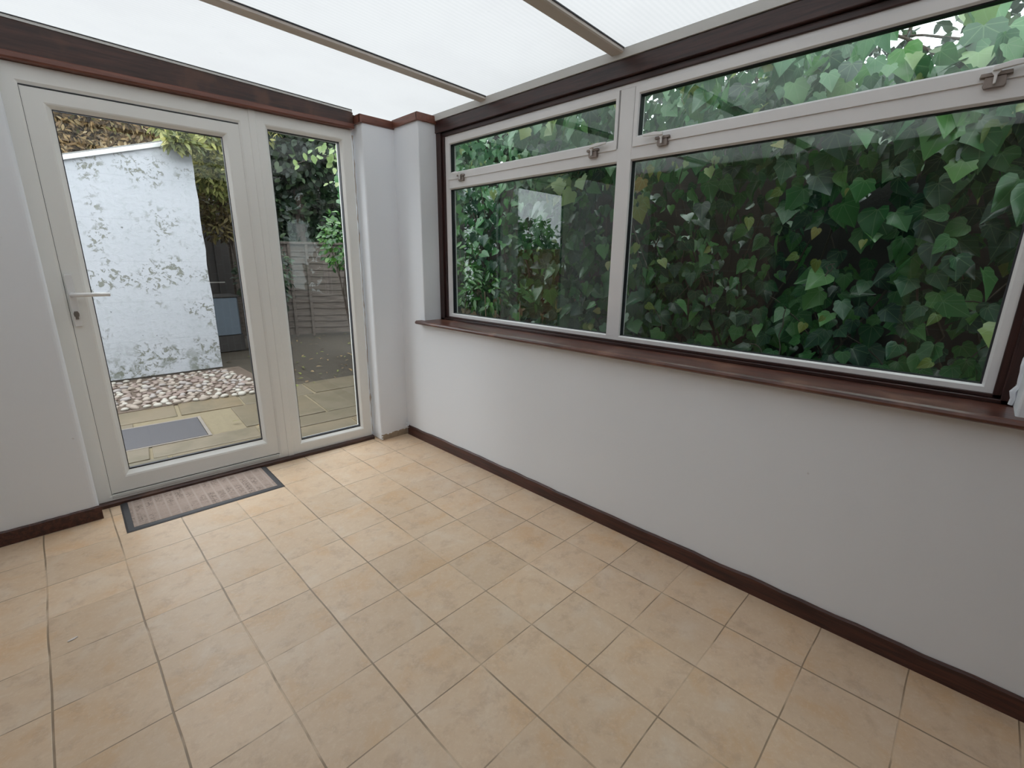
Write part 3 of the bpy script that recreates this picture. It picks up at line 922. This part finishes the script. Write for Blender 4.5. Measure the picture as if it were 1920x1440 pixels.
def fan_template(kind):
    """robust fan version: centre on the midrib"""
    half = {'ivy': [(0, 0), (.13, -.12), (.33, -.11), (.44, .04), (.42, .18), (.53, .34), (.37, .50), (.20, .74), (0, 1)],
            'soft': [(0, 0), (.15, -.11), (.36, -.05), (.45, .15), (.41, .36), (.28, .58), (.14, .80), (0, 1)],
            'lance': [(0, 0), (.10, .14), (.17, .38), (.16, .60), (.08, .84), (0, 1)],
            'oval': [(0, 0), (.22, .18), (.31, .45), (.20, .78), (0, 1)]}[kind]
    out = list(half) + [(-x, y) for x, y in half[-2:0:-1]]
    z = lambda x, y: .20 * abs(x) ** 1.2 - .16 * (y - .2) ** 2
    c = (0, .32 if kind in ('ivy', 'soft') else .45)
    V = [(x, y, z(x, y)) for x, y in out] + [(c[0], c[1], z(*c) - .02)]
    n = len(out); F = [(i, (i + 1) % n, n) for i in range(n)]
    return np.array(V, float), np.array(F, int)
TPL = {k: fan_template(k) for k in ('ivy', 'soft', 'lance', 'oval')}

def unit(a): return a / np.maximum(np.linalg.norm(a, axis=-1, keepdims=True), 1e-9)

def leaves(name, kind, pos, tip, nrm, size, mat, parent=None):
    V, F = TPL[kind]
    pos, tip, nrm, size = map(np.asarray, (pos, tip, nrm, size))
    n = len(pos)
    t = unit(tip); s = unit(np.cross(t, nrm)); q = np.cross(s, t)
    # individual curl and width
    cz = rng.uniform(.3, 1.9, (n, 1, 1)); cw = rng.uniform(.85, 1.12, (n, 1, 1))
    P = pos[:, None, :] + size[:, None, None] * (V[None, :, 0:1] * cw * s[:, None, :] + V[None, :, 1:2] * t[:, None, :] + V[None, :, 2:3] * cz * q[:, None, :])
    P = P.reshape(-1, 3)
    FF = (F[None] + (np.arange(n) * len(V))[:, None, None]).reshape(-1, 3)
    me = bpy.data.meshes.new(name)
    me.vertices.add(len(P)); me.vertices.foreach_set('co', P.astype(np.float32).ravel())
    me.loops.add(FF.size); me.loops.foreach_set('vertex_index', FF.astype(np.int32).ravel())
    me.polygons.add(len(FF)); me.polygons.foreach_set('loop_start', (np.arange(len(FF)) * 3).astype(np.int32))
    me.update(calc_edges=True)
    uv = me.uv_layers.new(name='UVMap')
    U = np.tile(np.stack([V[:, 0] + .5, V[:, 1]], 1), (n, 1))[FF.ravel()]
    uv.data.foreach_set('uv', U.astype(np.float32).ravel())
    me.validate()
    me.materials.append(mat); me.shade_smooth()
    o = bpy.data.objects.new(name, me); col.objects.link(o)
    if parent: o.parent = parent
    return o

L = {}
L['ivy'] = m_leaf('ivy leaf', [(0, (.015, .050, .035)), (.35, (.028, .095, .048)), (.6, (.042, .15, .050)), (.82, (.070, .22, .065)), (.985, (.12, .30, .08)), (1, (.28, .28, .08))], .27, .22, .22, k=.80)
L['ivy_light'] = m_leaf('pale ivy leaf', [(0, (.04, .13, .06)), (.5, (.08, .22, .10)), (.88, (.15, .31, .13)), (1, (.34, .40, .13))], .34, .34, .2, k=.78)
L['ivy_yellow'] = m_leaf('yellowing ivy leaf', [(0, (.13, .22, .04)), (.5, (.28, .34, .06)), (.85, (.42, .36, .10)), (1, (.40, .24, .10))], .4, .4)
L['dead'] = m_leaf('dead leaf', [(0, (.10, .05, .025)), (.5, (.22, .12, .055)), (1, (.40, .30, .15))], .6, .2, .2)
L['shrub'] = m_leaf('shrub leaf', [(0, (.02, .09, .02)), (.5, (.05, .19, .03)), (1, (.13, .33, .05))], .28, .25, .2)
L['tree'] = m_leaf('tree leaf', [(0, (.012, .035, .018)), (.5, (.03, .075, .03)), (.85, (.07, .14, .05)), (1, (.14, .22, .08))], .5, .3, 0, k=.46)
L['gold'] = m_leaf('golden hedge leaf', [(0, (.14, .085, .035)), (.4, (.30, .19, .08)), (.75, (.42, .30, .13)), (.92, (.60, .48, .30)), (1, (.34, .36, .10))], .6, .3, 0, k=.85)
L['olive'] = m_leaf('olive hedge leaf', [(0, (.06, .08, .02)), (.4, (.17, .19, .05)), (.75, (.32, .33, .10)), (1, (.52, .48, .18))], .6, .3, 0, k=1.0)
L['brown'] = m_leaf('brown hedge leaf', [(0, (.05, .030, .012)), (.5, (.17, .12, .035)), (.85, (.30, .24, .08)), (1, (.18, .22, .05))], .6, .3, 0)
L['lime'] = m_leaf('lime leaf', [(0, (.20, .36, .09)), (.5, (.34, .50, .17)), (1, (.55, .68, .30))], .45, .4, .3)

def ivy_pose(n, face=(-1, 0, .55), spread=.45, droop=1.0):
    f = np.tile(np.array(face, float), (n, 1)) + rng.normal(0, spread, (n, 3))
    t = np.stack([rng.normal(-.15, .35, n), rng.normal(0, .55, n), rng.normal(-1.0, .45, n) * droop], 1)
    return unit(t), unit(f)

# ivy on the boundary fence, near part: big leaves, in drifts with dark gaps
def drift(y, z, s=0.0):
    return (np.sin(2.3 * y + 1.1 * z + s) + np.sin(3.7 * z - 1.9 * y + 1.3 + s) + np.sin(5.9 * y + 4.3 * z + 2 * s) * .6) / 2.6

def ivy_field(n, y0, y1, z0, z1, depth0, depth1, thr=-.35, seed=0.0):
    out = []
    while len(out) < n:
        y = rng.uniform(y0, y1, n); z = rng.uniform(z0, z1, n)
        keep = drift(y, z, seed) + rng.normal(0, .22, n) > thr
        d = rng.uniform(0, 1, n) ** 1.3
        bulge = .18 * drift(y * .8, z * .8, seed + 2)
        x = depth0 + (depth1 - depth0) * d - bulge
        x = x - np.clip(z - 1.5, 0, 1) * .28
        for k in np.nonzero(keep)[0]: out.append((x[k], y[k], z[k]))
    return np.array(out[:n])

ivy = empty('ivy', (3.3, 1.0, GZ))
ivy.location = (0, 0, 0)
tag(ivy, 'dense climbing ivy with large glossy lobed leaves filling the right window pane', 'ivy')
p = ivy_field(2500, -1.6, 2.5, .10, 2.20, 2.74, 3.25, -.30)
sz = rng.uniform(.065, .125, len(p)) + .055 * np.clip((p[:, 2] - 1.0) * .8, 0, 1) * np.clip(1.3 - p[:, 1], 0, 1) * rng.uniform(0, 1, len(p))
t, f = ivy_pose(len(p), spread=.55); hf = len(p) // 2
leaves('foliage', 'ivy', p[:hf], t[:hf], f[:hf], sz[:hf], L['ivy'], ivy)
leaves('foliage', 'soft', p[hf:], t[hf:], f[hf:], sz[hf:], L['ivy'], ivy)
p = ivy_field(2100, -1.8, 2.6, 1.85, 2.62, 2.65, 3.4, -.55)
p = p[~((p[:, 1] > -.25) & (p[:, 1] < .62) & (p[:, 2] > 2.13) & (rng.uniform(0, 1, len(p)) < .80))]
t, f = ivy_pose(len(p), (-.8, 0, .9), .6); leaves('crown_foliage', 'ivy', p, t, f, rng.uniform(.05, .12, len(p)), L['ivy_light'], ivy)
p = ivy_field(1100, .7, 2.6, .10, 2.1, 2.90, 3.26, -3.0, .5)
t, f = ivy_pose(len(p), spread=.6); leaves('inner_foliage', 'soft', p, t, f, rng.uniform(.05, .10, len(p)), L['ivy'], ivy)
p = ivy_field(34, -.4, 2.2, .5, 1.9, 2.62, 2.85, .1, 3.0)
t, f = ivy_pose(len(p)); leaves('young_leaves', 'soft', p, t, f, rng.uniform(.03, .075, len(p)), L['ivy_yellow'], ivy)
bm = bmesh.new(); r = random.Random(4)
for i in range(34):
    y = r.uniform(-1.2, 2.4); z = GZ; x = 3.18; pts = [(x, y, z)]
    for k in range(12):
        y += r.uniform(-.09, .09); z += .17; x += r.uniform(-.03, .02)
        x = min(3.25, max(2.9, x)); pts.append((x, y, z))
    add_tube(bm, pts, [.009 - .0005 * q for q in range(len(pts))], 5)
for i in range(26):
    y = r.uniform(-.6, 2.3); z = r.uniform(.5, 1.8); x = r.uniform(2.75, 2.95); pts = [(x, y, z)]
    dy, dz = r.uniform(-.05, .05), r.uniform(-.05, .03)
    for k in range(7):
        y += dy + r.uniform(-.02, .02); z += dz; dz -= .008; pts.append((x, y, z))
    add_tube(bm, pts, .0028, 4)
link_bm('stems', bm, M['bark'], ivy)

# ivy further along the fence: reads smaller, bluer
ivy2 = empty('ivy', (0, 0, 0))
tag(ivy2, 'dark blue-green ivy on the fence behind the left window pane', 'ivy')
p = ivy_field(150, 2.2, 4.6, .25, 1.05, 2.75, 3.2, -1.0, 2.0)
t, f = ivy_pose(len(p), (-.8, -.5, .5), .7); leaves('dead_leaves', 'soft', p, t, f, rng.uniform(.04, .09, len(p)), L['dead'], ivy2)
p = ivy_field(2300, 2.4, 5.7, .15, 2.3, 2.95, 3.3, -.40, 1.0)
p = p[(p[:, 2] > .85) | (rng.uniform(0, 1, len(p)) < .22)]
t, f = ivy_pose(len(p), (-.8, -.5, .5)); leaves('foliage', 'ivy', p, t, f, rng.uniform(.06, .11, len(p)), L['ivy'], ivy2)
p = ivy_field(2500, 2.3, 5.4, 1.9, 2.75, 2.95, 3.7, -.7, 1.0)
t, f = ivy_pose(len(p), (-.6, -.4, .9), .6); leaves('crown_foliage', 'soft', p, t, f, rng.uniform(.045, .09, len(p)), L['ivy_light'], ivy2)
bm = bmesh.new()
for i in range(60):
    y = r.uniform(2.5, 6.6); z = GZ; x = 3.2; pts = [(x, y, z)]
    for k in range(11):
        y += r.uniform(-.09, .09); z += .18; x = min(3.26, max(3.0, x + r.uniform(-.03, .02))); pts.append((x, y, z))
    add_tube(bm, pts, [.009 - .0005 * q for q in range(len(pts))], 5)
link_bm('stems', bm, M['bark'], ivy2)

# bright narrow-leaved shrub in front of the left part
sh = empty('shrub', (2.75, 3.75, GZ)); sh.location = (0, 0, 0)
tag(sh, 'bright green narrow-leaved shrub outside the left window pane', 'shrub')
def blob(n, c, rad, shell=.55):
    d = unit(rng.normal(0, 1, (n, 3))); rr = rng.uniform(shell, 1, (n, 1)) ** .6
    return np.array(c) + d * rr * np.array(rad), d
P_, T_, F_ = [], [], []
for c, rad, n in (((2.85, 3.6, 1.12), (.26, .42, .20), 260), ((2.95, 3.9, 1.42), (.28, .45, .28), 300), ((2.9, 3.25, 1.02), (.2, .3, .16), 130), ((3.0, 3.7, .78), (.25, .4, .14), 110)):
    p, d = blob(n, c, rad); P_.append(p); T_.append(unit(d * .8 + rng.normal(0, .5, (n, 3)) + [-.1, -.1, -.45])); F_.append(unit(d * .4 + rng.normal(0, .4, (n, 3)) + [-.4, -.3, .8]))
leaves('foliage', 'lance', np.concatenate(P_), np.concatenate(T_), np.concatenate(F_), rng.uniform(.06, .11, sum(len(a) for a in P_)), L['shrub'], sh)
bm = bmesh.new()
for i in range(16):
    b = Vector((3.0 + r.uniform(-.05, .05), 3.7 + r.uniform(-.05, .05), GZ)); e = Vector((r.uniform(2.7, 3.1), r.uniform(3.2, 4.1), r.uniform(.9, 1.5)))
    add_tube(bm, [b, b.lerp(e, .5) + Vector((0, r.uniform(-.06, .06), .08)), e], [.010, .007, .003], 5)
link_bm('branches', bm, M['bark'], sh)

# thin canes standing against the fence
for i, (y, h, lean) in enumerate(((3.02, 1.12, .05), (2.72, 1.06, -.03), (3.6, 1.2, .12))):
    bm = bmesh.new(); add_tube(bm, [(0, 0, 0), (.01, lean * .5, h * .5), (0, lean, h)], [.006, .0055, .004], 6)
    o = link_bm('garden_cane', bm, m_plain('bamboo cane', (.22, .15, .10), .6)); o.location = (2.74 + i * .05, y, GZ - .01)
    tag(o, 'thin brown cane standing low outside the left window pane', 'cane', 'canes outside the left window pane')

# hanging trails close to the glass
def trail(name, label, pts, lv, mat, size):
    e = empty(name, (0, 0, 0)); tag(e, label, 'ivy trail')
    bm = bmesh.new(); add_tube(bm, pts, .0022, 5); link_bm('stem', bm, M['bark'], e)
    pos = np.array(lv, float); n = len(pos)
    t, f = ivy_pose(n, (-1, -.3, .3), .35)
    leaves('leaves', 'ivy', pos, t, f, np.array(size[:n]) if len(size) >= n else rng.uniform(size[0], size[1], n), mat, e)
    return e
trail('ivy_trail', 'yellow-green ivy trail hanging just right of the window mullion',
      [(2.42, 1.40, 1.86), (2.40, 1.41, 1.76), (2.38, 1.42, 1.68), (2.37, 1.405, 1.60)],
      [(2.40, 1.36, 1.80), (2.38, 1.40, 1.74), (2.37, 1.45, 1.70), (2.36, 1.39, 1.66), (2.36, 1.43, 1.645), (2.35, 1.40, 1.60), (2.37, 1.47, 1.63)], L['ivy_yellow'], [.06, .075, .05, .055, .06, .095, .04])
trail('ivy_trail', 'yellow-green ivy sprig hanging just left of the window mullion under the transom',
      [(2.44, 2.10, 1.84), (2.42, 1.98, 1.83), (2.42, 1.84, 1.855), (2.42, 1.72, 1.86)],
      [(2.42, 2.06, 1.87), (2.41, 2.03, 1.80), (2.40, 1.98, 1.78), (2.40, 1.93, 1.80), (2.42, 1.84, 1.80), (2.41, 1.90, 1.73), (2.42, 1.78, 1.88), (2.40, 2.0, 1.70)], L['lime'], [.05, .08, .09, .07, .10, .11, .06, .06])
trail('ivy_trail', 'small pale ivy sprig hanging below the transom right of the mullion',
      [(2.40, 1.05, 1.86), (2.39, 1.03, 1.79), (2.39, 1.03, 1.74)],
      [(2.39, 1.02, 1.80), (2.38, 1.05, 1.755), (2.39, 1.17, 1.80)], L['lime'], [.045, .05, .03])

# shrub branch seen through the sidelight
lb = empty('leafy_branch', (0, 0, 0)); tag(lb, 'branch of pale lime green leaves across the top of the sidelight', 'branch')
pts = [(2.95, 3.95, 1.6), (2.6, 4.05, 1.9), (2.35, 4.15, 2.06), (2.16, 4.22, 2.13), (2.02, 4.28, 2.19), (1.86, 4.30, 2.15), (1.72, 4.30, 2.09)]
bm = bmesh.new(); add_tube(bm, pts, [.010, .008, .006, .005, .004, .003, .002], 5); link_bm('stem', bm, M['bark'], lb)
pos = np.array([(1.70, 4.3, 2.12), (1.74, 4.3, 2.08), (1.78, 4.28, 2.18), (1.90, 4.3, 2.17)] + [(1.98 + rng.normal(0, .055), 4.25 + rng.normal(0, .04), 2.21 + rng.normal(0, .04)) for _ in range(26)] + [(2.07 + rng.normal(0, .03), 4.2, 2.10 + rng.normal(0, .05)) for _ in range(8)] + [(2.0, 4.25, 1.98), (2.04, 4.22, 1.97), (1.97, 4.27, 1.96)])
n = len(pos)
leaves('leaves', 'oval', pos, unit(np.stack([rng.normal(-.3, .5, n), rng.normal(-.1, .4, n), rng.normal(-.7, .35, n)], 1)), unit(np.stack([rng.normal(-.2, .3, n), rng.normal(-.7, .3, n), rng.normal(.7, .3, n)], 1)), rng.uniform(.045, .078, n), L['lime'], lb)
bs = empty('shrub', (0, 0, 0)); tag(bs, 'fresh green shrub at the right edge of the sidelight beside the waney fence', 'shrub')
p, d = blob(420, (3.12, 6.35, 1.55), (.34, .45, .42), .4)
leaves('foliage', 'oval', p, unit(d + rng.normal(0, .4, d.shape) + [0, 0, -.5]), unit(d * .5 + rng.normal(0, .4, d.shape) + [-.2, -.6, .7]), rng.uniform(.05, .10, len(p)), L['shrub'], bs)
bm = bmesh.new()
for i in range(9): add_tube(bm, [(3.15, 6.4, GZ), (3.12 + r.uniform(-.1, .1), 6.4, .9), (3.1 + r.uniform(-.25, .25), 6.35 + r.uniform(-.3, .3), 1.8)], [.012, .008, .003], 5)
link_bm('branches', bm, M['bark'], bs)
bs2 = empty('shrub', (0, 0, 0)); tag(bs2, 'dark creeper clump at the left edge of the sidelight in front of the fence', 'shrub')
p, d = blob(520, (2.55, 8.0, 1.05), (.42, .3, .60), .3)
leaves('foliage', 'oval', p, unit(d + rng.normal(0, .4, d.shape) + [0, 0, -.5]), unit(d * .5 + rng.normal(0, .4, d.shape) + [-.2, -.6, .7]), rng.uniform(.06, .11, len(p)), L['tree'], bs2)
box('trunk', (2.53, 2.57, 7.98, 8.02, GZ, .8), M['bark'], bs2)

# hedges and trees beyond
def cloud(name, label, cat, clumps, kind, mat, smin, smax, group=None, trunk=None):
    e = empty(name, (0, 0, 0)); tag(e, label, cat, group)
    P_, D_ = [], []
    for c, rad, n in clumps:
        p, d = blob(n, c, rad, .25); P_.append(p); D_.append(d)
    P_ = np.concatenate(P_); D_ = np.concatenate(D_); n = len(P_)
    leaves('foliage', kind, P_, unit(D_ * .6 + rng.normal(0, .6, (n, 3)) + [0, 0, -.4]), unit(D_ * .7 + rng.normal(0, .5, (n, 3)) + [0, -.4, .6]), rng.uniform(smin, smax, n), mat, e)
    if trunk:
        bm = bmesh.new()
        for pts, rad in trunk: add_tube(bm, pts, rad, 7)
        link_bm('trunk', bm, M['bark'], e)
    return e
cloud('hedge', 'tall golden-brown hedge rising behind the white outbuilding', 'hedge',
      [((x, 10.0, z), (.8, .7, .6), 5200) for x in (-.6, .3, 1.2) for z in (2.7, 3.5)] + [((x, 11.0, z), (.9, .6, .8), 1500) for x in (-.8, .3, 1.4) for z in (2.6, 3.7)], 'lance', L['gold'], .06, .125,
      trunk=[([(x, 10.4, GZ), (x + .1, 10.4, 2.0), (x, 10.4, 4.0)], [.08, .06, .03]) for x in (-1.0, .0, 1.0)])
cloud('hedge', 'yellow-green conifer hanging over the right corner of the white outbuilding', 'hedge',
      [((1.98, 7.75, 2.75), (.40, .5, .42), 1300), ((1.55, 7.2, 2.86), (.35, .35, .20), 520), ((1.40, 6.56, 2.55), (.17, .09, .075), 330), ((1.70, 6.75, 2.66), (.22, .2, .14), 420), ((1.9, 7.2, 2.35), (.30, .3, .3), 700), ((2.3, 8.0, 3.3), (.7, .6, .6), 1300)], 'lance', L['olive'], .07, .13,
      trunk=[([(2.35, 8.2, GZ), (2.3, 8.1, 1.8), (2.1, 7.9, 3.0)], [.07, .06, .03])])
cloud('hedge', 'brown and green hedge clump just right of the white outbuilding', 'hedge',
      [((1.98, 7.7, 2.02), (.34, .4, .30), 1100), ((1.95, 7.6, 1.70), (.28, .25, .16), 260)], 'lance', L['brown'], .06, .11,
      trunk=[([(2.2, 7.9, GZ), (2.15, 7.85, 1.2), (2.0, 7.75, 2.2)], [.04, .03, .015])])
dark_clumps = []
for x in np.arange(2.4, 9.5, 1.25):
    for z in (1.2, 2.4, 3.5, 4.6, 5.7):
        dark_clumps.append(((x + rng.normal(0, .2), 11.3 - max(0, x - 5) * .8 + rng.normal(0, .25), z), (.85, .7, .75), 1250))
cloud('tree', 'dark evergreen trees beyond the far fence with specks of sky between', 'tree', dark_clumps, 'oval', L['tree'], .11, .22,
      trunk=[([(x, 11.3 - max(0, x - 5) * .8, GZ), (x + .1, 11.3 - max(0, x - 5) * .8, 2.5), (x - .1, 11.2 - max(0, x - 5) * .8, 5.5)], [.14, .11, .05]) for x in (3.0, 4.4, 5.9, 7.4)])
dark2 = [((x, 13.2, z), (1.1, .8, 1.0), 1000) for x in (2.6, 4.2, 5.8, 7.4, 9.0) for z in (1.6, 3.2, 4.8, 6.2)]
cloud('tree', 'deep dark backdrop tree standing behind the other evergreens', 'tree', dark2, 'oval', L['tree'], .20, .36,
      trunk=[([(x, 13.2, GZ), (x, 13.2, 5.5)], [.16, .06]) for x in (4.2, 7.4)])
cloud('tree', 'leafy tree beside the orange brown fence, mirrored at the far left of the window', 'tree',
      [((-3.75, 8.8, z), (.55, .7, .6), 900) for z in (.6, 1.6, 2.6, 3.6)], 'oval', L['tree'], .08, .15,
      trunk=[([(-3.75, 8.8, GZ), (-3.75, 8.8, 3.2)], [.08, .03])])
tc_ = []
for y in (-1.2, .2, 1.6, 3.0, 4.4, 5.8):
    for z, n in ((2.2, 520), (3.1, 460), (3.9, 360), (4.7, 300)):
        if y < 1.2 and z > 3.0: n = int(n * .45)
        tc_.append(((6.6 + rng.normal(0, .3), y, z), (.8, .85, .6), n))
br = []
r = random.Random(77)
for i in range(46):
    y = r.uniform(-1.5, 5.5); p0 = Vector((6.6, y, 1.8)); pts = [p0.copy()]
    d = Vector((r.uniform(-.25, .15), r.uniform(-.6, .6), 1)).normalized()
    for k in range(9):
        p0 = p0 + d * .38; d = (d + Vector((r.uniform(-.2, .2), r.uniform(-.35, .35), r.uniform(-.15, .15)))).normalized(); pts.append(p0.copy())
    br.append((pts, [.035 - .0034 * q for q in range(10)]))
cloud('tree', 'thin leafy tree with bare dark twigs against white sky beyond the ivy', 'tree', tc_, 'oval', L['tree'], .08, .16, trunk=br)
# small hedge mirrored in the window above the left fence
cloud('shrub', 'leafy bush rising above the orange brown fence in the window reflection', 'shrub',
      [((-5.2, 8.6, 1.9), (.6, .9, .5), 700), ((-5.2, 9.9, 2.1), (.6, .8, .7), 600)], 'oval', L['shrub'], .10, .18,
      trunk=[([(-5.2, 8.8, GZ), (-5.2, 8.8, 1.9)], [.05, .03])])

# fallen leaves scattered on the paving
lm = {}
for kind in ('oval', 'lance'):
    for i in range(3):
        o = leaves('fallen_leaf', kind, [(0, 0, 0)], [(0, 1, 0)], [(0, 0, 1)], [1.0], [L['dead'], L['gold'], L['ivy_yellow']][i])
        col.objects.unlink(o); lm[(kind, i)] = o.data; bpy.data.objects.remove(o)
r = random.Random(8)
spots = [(.30, 3.62), (.98, 4.35), (1.15, 4.05), (1.62, 6.6), (1.72, 6.2), (1.85, 6.0), (2.0, 6.3), (1.7, 7.1), (2.1, 5.8), (1.95, 7.3)]
while len(spots) < 120:
    y = r.uniform(5.2, 8.6); x = r.uniform(1.7, 1.75 + (y - 3) * .42); spots.append((x, y))
for x, y in spots:
    o = bpy.data.objects.new('fallen_leaf', lm[(r.choice(('oval', 'lance')), r.randrange(3))]); col.objects.link(o)
    s = r.uniform(.035, .075); o.scale = (s, s, s)
    o.location = (x, y, GZ + .004 + .16 * s); o.rotation_euler = (r.uniform(-.3, .3), r.uniform(-.3, .3), r.uniform(0, 6.3))
    tag(o, 'dry fallen leaf lying on the ground outside the door', 'leaf', 'fallen leaves on the ground outside the door')
